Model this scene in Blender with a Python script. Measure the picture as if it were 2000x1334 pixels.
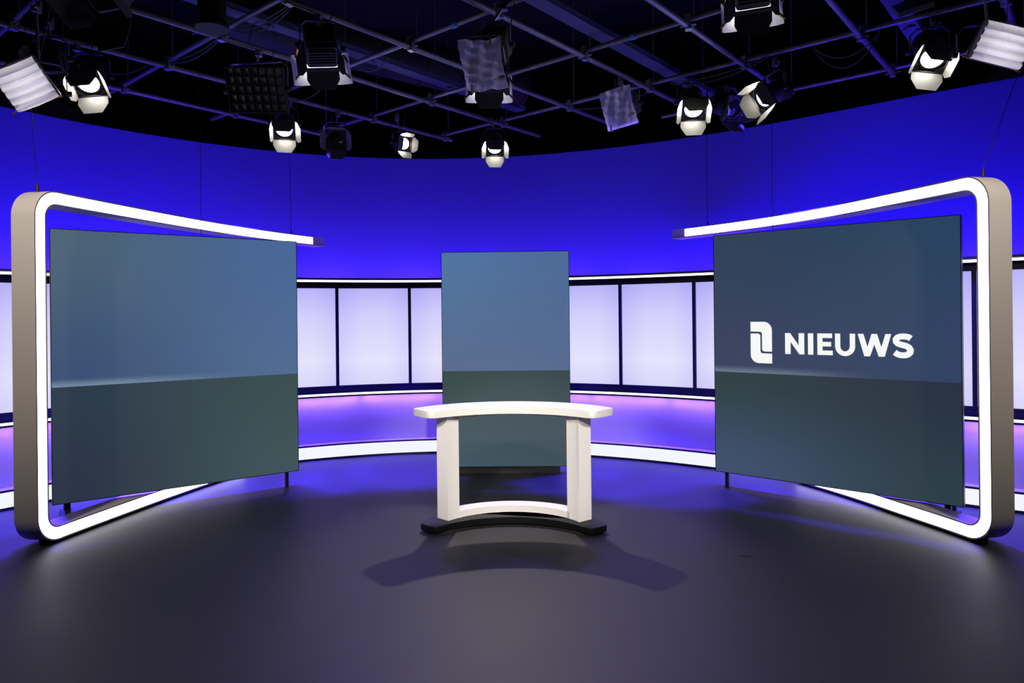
import bpy, bmesh, math, random
from mathutils import Vector, Matrix
random.seed(7)
for o in list(bpy.data.objects): bpy.data.objects.remove(o)
S = bpy.context.scene
COL = S.collection

# ------------------------------------------------------------------ camera
F = 1350.0; HOR = 613.0; ROLL = 0.0105; CH = 1.85      # focal length and horizon in photo pixels, camera height in m
cam_d = bpy.data.cameras.new('camera'); cam = bpy.data.objects.new('camera', cam_d); COL.objects.link(cam)
cam_d.sensor_fit = 'HORIZONTAL'; cam_d.sensor_width = 36.0; cam_d.lens = F/2000*36.0
cam_d.shift_y = -(667-HOR)/2000.0
cam_d.clip_start = 0.05; cam_d.clip_end = 100
cam.matrix_world = Matrix.Translation((0, 0, CH)) @ Matrix.Rotation(math.pi/2, 4, 'X') @ Matrix.Rotation(-ROLL, 4, 'Z')
S.camera = cam

# ------------------------------------------------------------------ world, exposure
w = bpy.data.worlds.new('studio_dark'); S.world = w; w.use_nodes = True
w.node_tree.nodes['Background'].inputs[0].default_value = (0.10, 0.08, 0.22, 1)
w.node_tree.nodes['Background'].inputs[1].default_value = 0.012
vs = S.view_settings
vs.view_transform = 'Standard'; vs.look = 'None'; vs.gamma = 1.0; vs.exposure = 0.0; vs.use_curve_mapping = False

# pixel helpers: a pixel is a direction, distance comes from a plane that the thing touches
def uv(x, y):
    a, b = x-1000.0, y-HOR; c, s = math.cos(ROLL), math.sin(ROLL)
    return a*c-b*s, a*s+b*c
def at_z(x, y, z):
    u, v = uv(x, y); s = v/(CH-z)
    return Vector((u/s, F/s, z))
def at_depth(x, y, Y):
    u, v = uv(x, y); s = F/Y
    return Vector((u/s, Y, CH-v/s))
GRID_Z = 4.35

# ------------------------------------------------------------------ lamps: implied studio lamps and added violet floor tint
def look_rot(p, t):
    return (Vector(t)-Vector(p)).to_track_quat('-Z', 'Y').to_euler()
def spot(name, p, t, watt, deg, blend=0.5, col=(1, 1, 1), r=0.08, parent=None):
    d = bpy.data.lights.new(name, 'SPOT'); d.energy = watt; d.spot_size = math.radians(deg); d.spot_blend = blend
    d.color = col; d.shadow_soft_size = r
    o = bpy.data.objects.new(name, d); COL.objects.link(o)
    o.location = p; o.rotation_euler = look_rot(p, t)
    if parent is not None:
        o.parent = parent; o.location = Vector(p)-parent.location
    return o
def area(name, p, t, watt, sx, sy, col, spread=math.pi):
    d = bpy.data.lights.new(name, 'AREA'); d.shape = 'RECTANGLE'; d.size = sx; d.size_y = sy; d.energy = watt; d.color = col
    d.spread = spread
    o = bpy.data.objects.new(name, d); COL.objects.link(o); o.location = p; o.rotation_euler = look_rot(p, t)
    return o
WARM = (1.0, 0.93, 0.86); BLUE = (0.035, 0.008, 1.0); VIOLET = (0.20, 0.09, 1.0)
# front key lamps hung on the grid over the cameras
spot('key_lamp', (-1.3, 0.3, 3.5), (-0.1, 6.0, 0.75), 1180, 21, 0.6, WARM, 0.12)
spot('key_lamp', (1.3, 0.3, 3.5), (0.1, 6.0, 0.75), 1180, 21, 0.6, WARM, 0.12)
# side lamps for the two light arches
spot('side_lamp', (-3.9, 3.3, 4.25), (-3.95, 5.6, 2.0), 460, 46, 0.9, WARM, 0.12)
spot('side_lamp', (3.8, 3.1, 4.25), (3.75, 5.35, 2.0), 460, 46, 0.9, WARM, 0.12)

# plan curves of the curved set wall and of the cyclorama, in metres (camera over 0,0)
BAND = [(-4.917, 6.638), (-4.654, 6.981), (-4.356, 7.351), (-4.011, 7.735), (-3.607, 8.116), (-3.138, 8.473), (-2.602, 8.782),
        (-2.004, 9.02), (-1.358, 9.166), (-0.682, 9.208), (0.0, 9.143), (0.665, 8.977), (1.293, 8.727), (1.87, 8.415), (2.389, 8.064),
        (2.851, 7.698), (3.26, 7.335), (3.626, 6.993), (3.961, 6.684), (4.277, 6.416), (4.591, 6.197)]
CYC = [(-5.52, 7.45), (-4.91, 8.28), (-4.05, 9.12), (-2.91, 9.81), (-1.51, 10.18), (0.0, 10.11), (1.43, 9.63), (2.64, 8.92), (3.61, 8.13),
       (4.39, 7.42), (5.08, 6.86)]
class Curve2:
    """smooth plan curve, parametrised by arc length; zero at the point nearest x = 0"""
    def __init__(self, pts, ext=1.8, n=14, zero_x=0.0):
        P = [Vector(p) for p in pts]
        a = (P[0]-P[1]).normalized(); b = (P[-1]-P[-2]).normalized()
        P = ([P[0]+a*ext] if ext else [])+P+([P[-1]+b*ext] if ext else [])
        Q = []
        for i in range(len(P)-1):
            p0 = P[max(i-1, 0)]; p1 = P[i]; p2 = P[i+1]; p3 = P[min(i+2, len(P)-1)]
            for k in range(n):
                t = k/n
                Q.append(0.5*((2*p1)+(p2-p0)*t+(2*p0-5*p1+4*p2-p3)*t*t+(3*p1-p0-3*p2+p3)*t**3))
        Q.append(P[-1]); self.Q = Q
        L = [0.0]
        for i in range(1, len(Q)): L.append(L[-1]+(Q[i]-Q[i-1]).length)
        j = min(range(len(Q)), key=lambda i: abs(Q[i].x-zero_x)) if zero_x is not None else 0
        self.L = [l-L[j] for l in L]
    def at(self, l):
        L, Q = self.L, self.Q
        if l <= L[0]:
            d = (Q[1]-Q[0]).normalized(); return Q[0]+d*(l-L[0]), d
        if l >= L[-1]:
            d = (Q[-1]-Q[-2]).normalized(); return Q[-1]+d*(l-L[-1]), d
        lo, hi = 0, len(L)-1
        while hi-lo > 1:
            m = (lo+hi)//2
            if L[m] <= l: lo = m
            else: hi = m
        t = (l-L[lo])/(L[hi]-L[lo])
        d = (Q[min(hi+1, len(Q)-1)]-Q[max(lo-1, 0)]).normalized()
        return Q[lo].lerp(Q[hi], t), d
    def off(self, l, o):            # o > 0 : towards the stage (right-hand side of the running direction)
        p, d = self.at(l)
        return p+Vector((d.y, -d.x))*o
band = Curve2(BAND); cyc = Curve2(CYC)
# blue ground-row lamps standing on the floor between set wall and cyclorama, washing the cloth from below
l = -7.0
k = 0
while l < 7.0:
    p = band.off(l, -0.17); q = band.off(l, -1.15)
    wq = 5.0*(1+0.10*abs(l))
    area('ground_row_lamp', (p.x, p.y, 2.36), (q.x, q.y, 3.25), wq, 0.8, 0.08, (0.05, 0.010, 1.0))
    p = band.off(l, -0.70)
    area('ground_row_lamp', (p.x, p.y, 2.0), (q.x, q.y, 2.4), 6.5, 0.8, 0.06, (0.55, 0.22, 1.0))
    l += 0.95; k += 1
# blue floods on the grid, over the walkway between the screens and the set wall
for l in (-5.6, -4.9, -4.1, -3.3, -2.5, -1.8, -0.9, 0.45, 1.4, 2.3, 3.0, 3.7, 4.4, 5.1):
    side = abs(l+0.45) > 3.3
    p = band.off(l, 0.30 if side else 0.50); q = band.off(l, 0.36 if side else 0.72)
    spot('blue_flood', (p.x, p.y, 4.2), (q.x, q.y, 0.0), 7000 if side else 5200, (40 if l < 0 else 31) if side else 34, 0.35, (0.05, 0.02, 1.0), 0.10)
# added violet lamps tinting the floor, in place of the blue wall's reflections
spot('violet_tint_lamp', (-1.75, 8.2, 4.2), (-1.0, 4.0, 0), 400, 60, 0.8, (0.30, 0.20, 1.0), 0.15)
spot('violet_tint_lamp', (1.45, 7.9, 4.2), (1.0, 4.0, 0), 400, 60, 0.8, (0.30, 0.20, 1.0), 0.15)

# ------------------------------------------------------------------ materials
MATS = {}
def srgb(r, g, b):
    f = lambda c: (c/255/12.92) if c/255 <= 0.04045 else ((c/255+0.055)/1.055)**2.4
    return (f(r), f(g), f(b), 1.0)
def mat(name, col, rough=0.5, metal=0.0, emit=None, estr=0.0, spec=0.5, bump=None, noise=None):
    if name in MATS: return MATS[name]
    m = bpy.data.materials.new(name); m.use_nodes = True; nt = m.node_tree; b = nt.nodes['Principled BSDF']
    b.inputs['Base Color'].default_value = col; b.inputs['Roughness'].default_value = rough; b.inputs['Metallic'].default_value = metal
    b.inputs['Specular IOR Level'].default_value = spec
    if emit is not None:
        b.inputs['Emission Color'].default_value = emit; b.inputs['Emission Strength'].default_value = estr
    tc = nt.nodes.new('ShaderNodeTexCoord')
    if noise:
        sc, amt = noise
        n = nt.nodes.new('ShaderNodeTexNoise'); n.inputs['Scale'].default_value = sc; n.inputs['Detail'].default_value = 6
        nt.links.new(tc.outputs['Object'], n.inputs['Vector'])
        r = nt.nodes.new('ShaderNodeValToRGB')
        r.color_ramp.elements[0].position = 0.3; r.color_ramp.elements[1].position = 0.7
        r.color_ramp.elements[0].color = tuple(c*(1-amt) for c in col[:3])+(1,)
        r.color_ramp.elements[1].color = tuple(min(1, c*(1+amt)) for c in col[:3])+(1,)
        nt.links.new(n.outputs['Fac'], r.inputs['Fac']); nt.links.new(r.outputs['Color'], b.inputs['Base Color'])
    if bump:
        sc, st, dist = bump
        n = nt.nodes.new('ShaderNodeTexNoise'); n.inputs['Scale'].default_value = sc; n.inputs['Detail'].default_value = 8
        nt.links.new(tc.outputs['Object'], n.inputs['Vector'])
        bp = nt.nodes.new('ShaderNodeBump'); bp.inputs['Strength'].default_value = st; bp.inputs['Distance'].default_value = dist
        nt.links.new(n.outputs['Fac'], bp.inputs['Height']); nt.links.new(bp.outputs['Normal'], b.inputs['Normal'])
    MATS[name] = m
    return m
def emitter(name, col, st):
    if name in MATS: return MATS[name]
    m = bpy.data.materials.new(name); m.use_nodes = True; nt = m.node_tree; nt.nodes.clear()
    e = nt.nodes.new('ShaderNodeEmission'); e.inputs[0].default_value = col; e.inputs[1].default_value = st
    o = nt.nodes.new('ShaderNodeOutputMaterial'); nt.links.new(e.outputs[0], o.inputs[0])
    MATS[name] = m; return m

M_black = mat('black_paint', (0.012, 0.012, 0.014, 1), 0.45)
M_matte = mat('matte_black', (0.010, 0.010, 0.011, 1), 0.8, noise=(6, 0.3))
M_rail = mat('dark_aluminium', (0.018, 0.016, 0.03, 1), 0.35, 0.4)
M_pipe = mat('grey_pipe', (0.16, 0.155, 0.17, 1), 0.45, 0.5, noise=(9, 0.2))
M_tray = mat('tray_metal', (0.06, 0.065, 0.15, 1), 0.6)  # blue cast of the cloth light mixed into the base colour
M_lampbody = mat('lamp_black', (0.015, 0.015, 0.016, 1), 0.5, noise=(20, 0.25))
M_flap = mat('barn_door_metal', (0.11, 0.107, 0.10, 1), 0.5)
M_yoke = mat('yoke_steel', (0.10, 0.10, 0.11, 1), 0.45, 0.3)
M_cable = mat('cable_rubber', (0.05, 0.05, 0.055, 1), 0.5)
M_steel = mat('steel_wire', (0.006, 0.006, 0.008, 1), 0.8)
M_chrome = mat('clamp_metal', (0.35, 0.35, 0.36, 1), 0.35, 0.7)
M_wood = mat('clothespin_wood', (0.45, 0.25, 0.12, 1), 0.7, noise=(60, 0.3))
M_desk = mat('desk_white', (0.80, 0.775, 0.745, 1), 0.42, bump=(90, 0.05, 0.002))
M_plinth = mat('plinth_black', (0.005, 0.005, 0.006, 1), 0.4, spec=0.12)
M_arch = mat('arch_taupe_paint', (0.40, 0.355, 0.32, 1), 0.55, bump=(150, 0.03, 0.001))
M_archlight = emitter('arch_diffuser', (0.90, 0.86, 1.0, 1), 6.5)
M_strip = emitter('led_strip', (0.95, 0.93, 1.0, 1), 2.4)
M_base = emitter('base_light', (0.90, 0.92, 1.0, 1), 1.0)
M_lens = emitter('lamp_lens', (1.0, 0.96, 0.86, 1), 75)
M_lens_soft = emitter('lamp_soft_lens', (1.0, 0.97, 0.95, 1), 7)
M_lens_off = mat('lens_glass_dark', (0.02, 0.02, 0.025, 1), 0.1)
M_drape = mat('black_drape', (0.006, 0.006, 0.007, 1), 0.95)
M_tag = mat('white_label', (0.85, 0.85, 0.85, 1), 0.6)
M_tape = mat('blue_tape', (0.03, 0.22, 0.55, 1), 0.5)
M_wallpanel = mat('wall_panel_violet_tint', (0.38, 0.32, 0.50, 1), 0.38, bump=(1.6, 0.08, 0.03))  # whitish panel, with the violet wash light put into its base colour
M_duct = mat('duct_dark', (0.010, 0.010, 0.012, 1), 0.7)

def sheet_mat(name, col, trans=0.4, rough=0.5):
    m = bpy.data.materials.new(name); m.use_nodes = True; nt = m.node_tree; nt.nodes.clear()
    d = nt.nodes.new('ShaderNodeBsdfDiffuse'); d.inputs[0].default_value = col
    t = nt.nodes.new('ShaderNodeBsdfTranslucent'); t.inputs[0].default_value = col
    g = nt.nodes.new('ShaderNodeBsdfGlossy'); g.inputs[0].default_value = (1, 1, 1, 1); g.inputs[1].default_value = 0.3
    a = nt.nodes.new('ShaderNodeMixShader'); a.inputs[0].default_value = trans
    b = nt.nodes.new('ShaderNodeMixShader'); b.inputs[0].default_value = 0.08
    o = nt.nodes.new('ShaderNodeOutputMaterial')
    nt.links.new(d.outputs[0], a.inputs[1]); nt.links.new(t.outputs[0], a.inputs[2])
    nt.links.new(a.outputs[0], b.inputs[1]); nt.links.new(g.outputs[0], b.inputs[2]); nt.links.new(b.outputs[0], o.inputs[0])
    return m
M_sheet = sheet_mat('diffusion_paper', (0.75, 0.75, 0.78, 1), 0.35)
M_gel = sheet_mat('crumpled_gel', (0.72, 0.68, 0.95, 1), 0.35)

# cyclorama cloth: blue cloth with faint wrinkles
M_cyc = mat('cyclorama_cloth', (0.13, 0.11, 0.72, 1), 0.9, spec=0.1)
nt = M_cyc.node_tree; tc = nt.nodes.new('ShaderNodeTexCoord'); mp = nt.nodes.new('ShaderNodeMapping'); mp.inputs['Scale'].default_value = (1.2, 1.2, 0.55)
n1 = nt.nodes.new('ShaderNodeTexNoise'); n1.inputs['Scale'].default_value = 2.4; n1.inputs['Detail'].default_value = 8; n1.inputs['Distortion'].default_value = 1.5
bp = nt.nodes.new('ShaderNodeBump'); bp.inputs['Strength'].default_value = 0.22; bp.inputs['Distance'].default_value = 0.03
nt.links.new(tc.outputs['Object'], mp.inputs[0]); nt.links.new(mp.outputs[0], n1.inputs['Vector']); nt.links.new(n1.outputs['Fac'], bp.inputs['Height'])
nt.links.new(bp.outputs['Normal'], nt.nodes['Principled BSDF'].inputs['Normal'])

# studio floor: dark grey vinyl with scuffs
M_floor = bpy.data.materials.new('studio_floor'); M_floor.use_nodes = True; nt = M_floor.node_tree; b = nt.nodes['Principled BSDF']
tc = nt.nodes.new('ShaderNodeTexCoord')
n1 = nt.nodes.new('ShaderNodeTexNoise'); n1.inputs['Scale'].default_value = 1.3; n1.inputs['Detail'].default_value = 9
r1 = nt.nodes.new('ShaderNodeValToRGB'); r1.color_ramp.elements[0].position = 0.25; r1.color_ramp.elements[1].position = 0.8
r1.color_ramp.elements[0].color = (0.019, 0.018, 0.019, 1); r1.color_ramp.elements[1].color = (0.025, 0.0235, 0.024, 1)
n2 = nt.nodes.new('ShaderNodeTexNoise'); n2.inputs['Scale'].default_value = 38; n2.inputs['Detail'].default_value = 3
r2 = nt.nodes.new('ShaderNodeValToRGB'); r2.color_ramp.elements[0].position = 0.735; r2.color_ramp.elements[1].position = 0.76
mx = nt.nodes.new('ShaderNodeMixRGB'); mx.inputs[2].default_value = (0.045, 0.043, 0.041, 1)
ro = nt.nodes.new('ShaderNodeMapRange'); ro.inputs['To Min'].default_value = 0.50; ro.inputs['To Max'].default_value = 0.58
nt.links.new(tc.outputs['Object'], n1.inputs['Vector']); nt.links.new(n1.outputs['Fac'], r1.inputs['Fac'])
nt.links.new(tc.outputs['Object'], n2.inputs['Vector']); nt.links.new(n2.outputs['Fac'], r2.inputs['Fac'])
nt.links.new(r2.outputs['Color'], mx.inputs[0]); nt.links.new(r1.outputs['Color'], mx.inputs[1]); nt.links.new(mx.outputs[0], b.inputs['Base Color'])
nt.links.new(n1.outputs['Fac'], ro.inputs['Value']); nt.links.new(ro.outputs['Result'], b.inputs['Roughness'])
b.inputs['Specular IOR Level'].default_value = 0.19

# back-lit panels of the set wall: the lamps behind the frost sit low and in the middle, so the glow is a little uneven
M_panel = bpy.data.materials.new('backlit_frost'); M_panel.use_nodes = True; nt = M_panel.node_tree; nt.nodes.clear()
tcu = nt.nodes.new('ShaderNodeUVMap'); sp = nt.nodes.new('ShaderNodeSeparateXYZ'); nt.links.new(tcu.outputs[0], sp.inputs[0])
def rampnode(nt, stops):
    r = nt.nodes.new('ShaderNodeValToRGB')
    while len(r.color_ramp.elements) < len(stops): r.color_ramp.elements.new(0.5)
    for e, (p, c) in zip(r.color_ramp.elements, stops): e.position = p; e.color = c
    return r
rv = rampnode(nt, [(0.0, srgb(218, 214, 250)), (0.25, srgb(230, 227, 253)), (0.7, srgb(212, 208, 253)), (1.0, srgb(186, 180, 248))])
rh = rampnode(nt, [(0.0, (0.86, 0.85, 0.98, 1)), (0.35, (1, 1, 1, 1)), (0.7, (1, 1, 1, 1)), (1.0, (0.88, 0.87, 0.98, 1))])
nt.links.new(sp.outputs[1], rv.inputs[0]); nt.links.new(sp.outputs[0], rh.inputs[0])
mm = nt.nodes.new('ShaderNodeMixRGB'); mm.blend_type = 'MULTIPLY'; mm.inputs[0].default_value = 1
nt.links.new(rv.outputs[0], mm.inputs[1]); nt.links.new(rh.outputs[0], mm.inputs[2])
em = nt.nodes.new('ShaderNodeEmission'); em.inputs[1].default_value = 1.0; nt.links.new(mm.outputs[0], em.inputs[0])
oo = nt.nodes.new('ShaderNodeOutputMaterial'); nt.links.new(em.outputs[0], oo.inputs[0])

# ------------------------------------------------------------------ mesh helpers
def link(o, parent=None):
    COL.objects.link(o)
    if parent is not None: o.parent = parent
    return o
def mesh(name, V, Fc, m, parent=None, smooth=False, uvs=None, origin=None):
    me = bpy.data.meshes.new(name)
    og = Vector(origin) if origin is not None else Vector((0, 0, 0))
    me.from_pydata([tuple(Vector(v)-og) for v in V], [], Fc); me.validate(); me.update()
    bm = bmesh.new(); bm.from_mesh(me); bmesh.ops.recalc_face_normals(bm, faces=bm.faces); bm.to_mesh(me); bm.free()
    if uvs:
        ul = me.uv_layers.new(name='UVMap')
        for lp in me.loops: ul.data[lp.index].uv = uvs[lp.vertex_index]
    me.materials.append(m)
    if smooth:
        for p in me.polygons: p.use_smooth = True
        try: me.set_sharp_from_angle(angle=math.radians(35))
        except Exception: pass
    o = bpy.data.objects.new(name, me)
    if parent is not None: o.location = og-PAR.get(parent.name, Vector((0, 0, 0))) if origin is not None else Vector((0, 0, 0))
    elif origin is not None: o.location = og
    return link(o, parent)
PAR = {}
class MB:
    """collects shapes in world metres; build() makes one mesh, relative to the thing's base"""
    def __init__(self): self.V = []; self.F = []
    def add(self, V, Fc):
        k = len(self.V); self.V += [Vector(v) for v in V]; self.F += [[i+k for i in f] for f in Fc]; return self
    def box(self, c, s, M=None, bev=0.0):
        c = Vector(c); hx, hy, hz = s[0]/2, s[1]/2, s[2]/2
        if bev:
            bm = bmesh.new(); bmesh.ops.create_cube(bm, size=1.0)
            for v in bm.verts: v.co = Vector((v.co.x*s[0], v.co.y*s[1], v.co.z*s[2]))
            bmesh.ops.bevel(bm, geom=bm.edges[:], offset=bev, segments=2, affect='EDGES', profile=0.5)
            bm.verts.index_update()
            V = [c+v.co for v in bm.verts]; Fc = [[v.index for v in f.verts] for f in bm.faces]; bm.free()
        else:
            V = [c+Vector((x, y, z)) for z in (-hz, hz) for y in (-hy, hy) for x in (-hx, hx)]
            Fc = [(0, 2, 3, 1), (4, 5, 7, 6), (0, 1, 5, 4), (2, 6, 7, 3), (0, 4, 6, 2), (1, 3, 7, 5)]
        if M is not None: V = [M @ v for v in V]
        return self.add(V, Fc)
    def cyl(self, a, b, r, n=12, r2=None, M=None, cap=True):
        a, b = Vector(a), Vector(b); r2 = r if r2 is None else r2
        d = (b-a).normalized(); x = d.orthogonal().normalized(); y = d.cross(x)
        V = []
        for p, rr in ((a, r), (b, r2)):
            for i in range(n):
                t = 2*math.pi*i/n; V.append(p+x*math.cos(t)*rr+y*math.sin(t)*rr)
        Fc = [(i, (i+1) % n, n+(i+1) % n, n+i) for i in range(n)]
        if cap: Fc += [tuple(range(n-1, -1, -1)), tuple(range(n, 2*n))]
        if M is not None: V = [M @ v for v in V]
        return self.add(V, Fc)
    def tube(self, pts, r, n=6, M=None):
        P = [Vector(p) for p in pts]
        if M is not None: P = [M @ p for p in P]
        V = []; x = None
        for i, p in enumerate(P):
            d = (P[min(i+1, len(P)-1)]-P[max(i-1, 0)]).normalized()
            x = d.orthogonal().normalized() if x is None else (x-d*x.dot(d)).normalized()
            y = d.cross(x)
            for j in range(n):
                t = 2*math.pi*j/n; V.append(p+x*math.cos(t)*r+y*math.sin(t)*r)
        Fc = []
        for i in range(len(P)-1):
            for j in range(n): Fc.append((i*n+j, i*n+(j+1) % n, (i+1)*n+(j+1) % n, (i+1)*n+j))
        Fc += [tuple(range(n-1, -1, -1)), tuple(range((len(P)-1)*n, len(P)*n))]
        return self.add(V, Fc)
    def plate(self, poly, nrm, th, M=None):
        P = [Vector(p) for p in poly]; nn = Vector(nrm).normalized()*th; n = len(P)
        V = P+[p+nn for p in P]
        if M is not None: V = [M @ v for v in V]
        Fc = [tuple(range(n-1, -1, -1)), tuple(range(n, 2*n))]+[(i, (i+1) % n, n+(i+1) % n, n+i) for i in range(n)]
        return self.add(V, Fc)
    def grid(self, fn, nu, nv, M=None):
        V = [Vector(fn(i/nu, j/nv)) for j in range(nv+1) for i in range(nu+1)]
        if M is not None: V = [M @ v for v in V]
        Fc = [(j*(nu+1)+i, j*(nu+1)+i+1, (j+1)*(nu+1)+i+1, (j+1)*(nu+1)+i) for j in range(nv) for i in range(nu)]
        return self.add(V, Fc)
    def build(self, name, m, parent=None, smooth=False, uvs=None, origin=None):
        base = PAR.get(parent.name, Vector((0, 0, 0))) if parent is not None else (Vector(origin) if origin is not None else Vector((0, 0, 0)))
        me = bpy.data.meshes.new(name); me.from_pydata([tuple(v-base) for v in self.V], [], self.F); me.update()
        bm = bmesh.new(); bm.from_mesh(me); bmesh.ops.recalc_face_normals(bm, faces=bm.faces); bm.to_mesh(me); bm.free()
        if uvs:
            ul = me.uv_layers.new(name='UVMap')
            for lp in me.loops: ul.data[lp.index].uv = uvs[lp.vertex_index]
        me.materials.append(m)
        if smooth:
            for p in me.polygons: p.use_smooth = True
            me.set_sharp_from_angle(angle=math.radians(38))
        o = bpy.data.objects.new(name, me)
        if parent is None: o.location = base
        else: PAR[o.name] = base
        return link(o, parent)
def thing(name, label, cat, loc, group=None):
    o = bpy.data.objects.new(name, None); o.empty_display_size = 0.1; o.location = loc; COL.objects.link(o)
    o['label'] = label; o['category'] = cat
    if group: o['group'] = group
    PAR[o.name] = Vector(loc)
    return o
def tag(o, label, cat, group=None):
    o['label'] = label; o['category'] = cat
    if group: o['group'] = group
    return o
def struct(o, label=None):
    o['kind'] = 'structure'
    if label: o['label'] = label
    return o
def swept(mb, cv, l0, l1, z0, z1, o0, o1, step=0.12):
    """a bar of rectangular section that follows a plan curve"""
    n = max(1, int(round((l1-l0)/step))); V = []
    for i in range(n+1):
        l = l0+(l1-l0)*i/n; a = cv.off(l, o0); b = cv.off(l, o1)
        V += [(a.x, a.y, z0), (b.x, b.y, z0), (b.x, b.y, z1), (a.x, a.y, z1)]
    Fc = []
    for i in range(n):
        k = 4*i
        for j in range(4): Fc.append((k+j, k+(j+1) % 4, k+4+(j+1) % 4, k+4+j))
    Fc += [(3, 2, 1, 0), (4*n, 4*n+1, 4*n+2, 4*n+3)]
    return mb.add(V, Fc)

# ------------------------------------------------------------------ structure
fl = MB().box((0, 5.5, -0.05), (18, 19, 0.1)).build('floor', M_floor); struct(fl, 'dark grey vinyl studio floor with scuffs')
ce = MB().box((0, 5.5, 6.25), (18, 19, 0.1)).build('ceiling', M_drape); struct(ce, 'black studio ceiling above the lighting grid')
wb = MB()
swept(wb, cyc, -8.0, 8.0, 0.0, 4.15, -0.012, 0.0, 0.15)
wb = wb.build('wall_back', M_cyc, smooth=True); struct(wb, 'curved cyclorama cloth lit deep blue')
wo = MB().box((0, 14.5, 3.1), (18, 0.1, 6.2)).build('wall_outer', M_drape); struct(wo, 'black studio wall behind the blue cloth')

# curved set wall with back-lit panels
L0, L1 = -7.0, 6.9
sw = bpy.data.objects.new('wall_inner', None); COL.objects.link(sw); struct(sw, 'curved set wall with back-lit frosted panels and white light lines'); PAR['wall_inner'] = Vector((0, 0, 0))
core = MB(); swept(core, band, L0, L1, 0.0, 2.30, -0.24, -0.15); core.build('wall_core', M_matte, sw)
low = MB(); swept(low, band, L0, L1, 0.0, 0.80, -0.15, -0.13); low.build('lower_panel', M_wallpanel, sw, True)
t = MB(); swept(t, band, L0, L1, 2.318, 2.336, -0.24, 0.03); t.build('top_rail', M_rail, sw, True)
t = MB(); swept(t, band, L0, L1, 2.276, 2.318, -0.15, -0.002); t.build('strip_housing', M_rail, sw, True)
t = MB(); swept(t, band, L0, L1, 2.284, 2.309, -0.002, 0.008); t.build('light_strip', M_strip, sw, True)
t = MB(); swept(t, band, L0, L1, 2.246, 2.276, -0.15, -0.03); t.build('top_rail', M_rail, sw, True)
t = MB(); swept(t, band, L0, L1, 2.203, 2.246, -0.15, -0.005); t.build('panel_frame', M_rail, sw, True)
t = MB(); swept(t, band, L0, L1, 0.895, 0.945, -0.15, -0.005); t.build('panel_frame', M_rail, sw, True)
t = MB(); swept(t, band, L0, L1, 0.852, 0.895, -0.15, 0.012); t.build('bottom_rail', M_rail, sw, True)
t = MB(); swept(t, band, L0, L1, 0.80, 0.852, -0.15, -0.002); t.build('strip_housing', M_rail, sw, True)
t = MB(); swept(t, band, L0, L1, 0.823, 0.847, -0.002, 0.008); t.build('light_strip', M_strip, sw, True)
t = MB(); swept(t, band, L0, L1, 0.0, 0.19, -0.13, -0.008); t.build('base_box', M_rail, sw, True)
t = MB(); swept(t, band, L0, L1, 0.03, 0.178, -0.008, 0.0); t.build('base_light', M_base, sw, True)
t = MB(); swept(t, band, L0, L1, 0.178, 0.196, -0.010, 0.004); t.build('base_top_rail', M_rail, sw, True)
t = MB(); swept(t, band, L0, L1, 0.190, 0.199, -0.13, -0.010); t.build('base_ledge', M_wallpanel, sw, True)
PW = 0.9325; ML0 = -1.364
ks = list(range(-6, 9))
for k in ks:
    lc = ML0+PW*k
    m_ = MB(); swept(m_, band, lc-0.02, lc+0.02, 0.945, 2.203, -0.08, -0.006, 0.05); m_.build('mullion', M_rail, sw)
for k in ks[:-1]:
    a, b_ = ML0+PW*k+0.02, ML0+PW*(k+1)-0.02
    V = []; U = []; Fc = []; n = 8
    for i in range(n+1):
        p = band.off(a+(b_-a)*i/n, -0.03)
        V += [(p.x, p.y, 0.945), (p.x, p.y, 2.203)]; U += [(i/n, 0), (i/n, 1)]
    for i in range(n): Fc.append((2*i, 2*i+2, 2*i+3, 2*i+1))
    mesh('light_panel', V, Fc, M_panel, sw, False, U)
# soft lamp line hidden under the lower rail that washes the lower panel
l = -6.5
while l < 6.5:
    p = band.off(l, -0.04); q = band.off(l, -0.13)
    area('cove_lamp', (p.x, p.y, 0.79), (q.x, q.y, 0.3), 8.0, 0.95, 0.03, (0.26, 0.14, 1.0))
    l += 1.0

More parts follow.
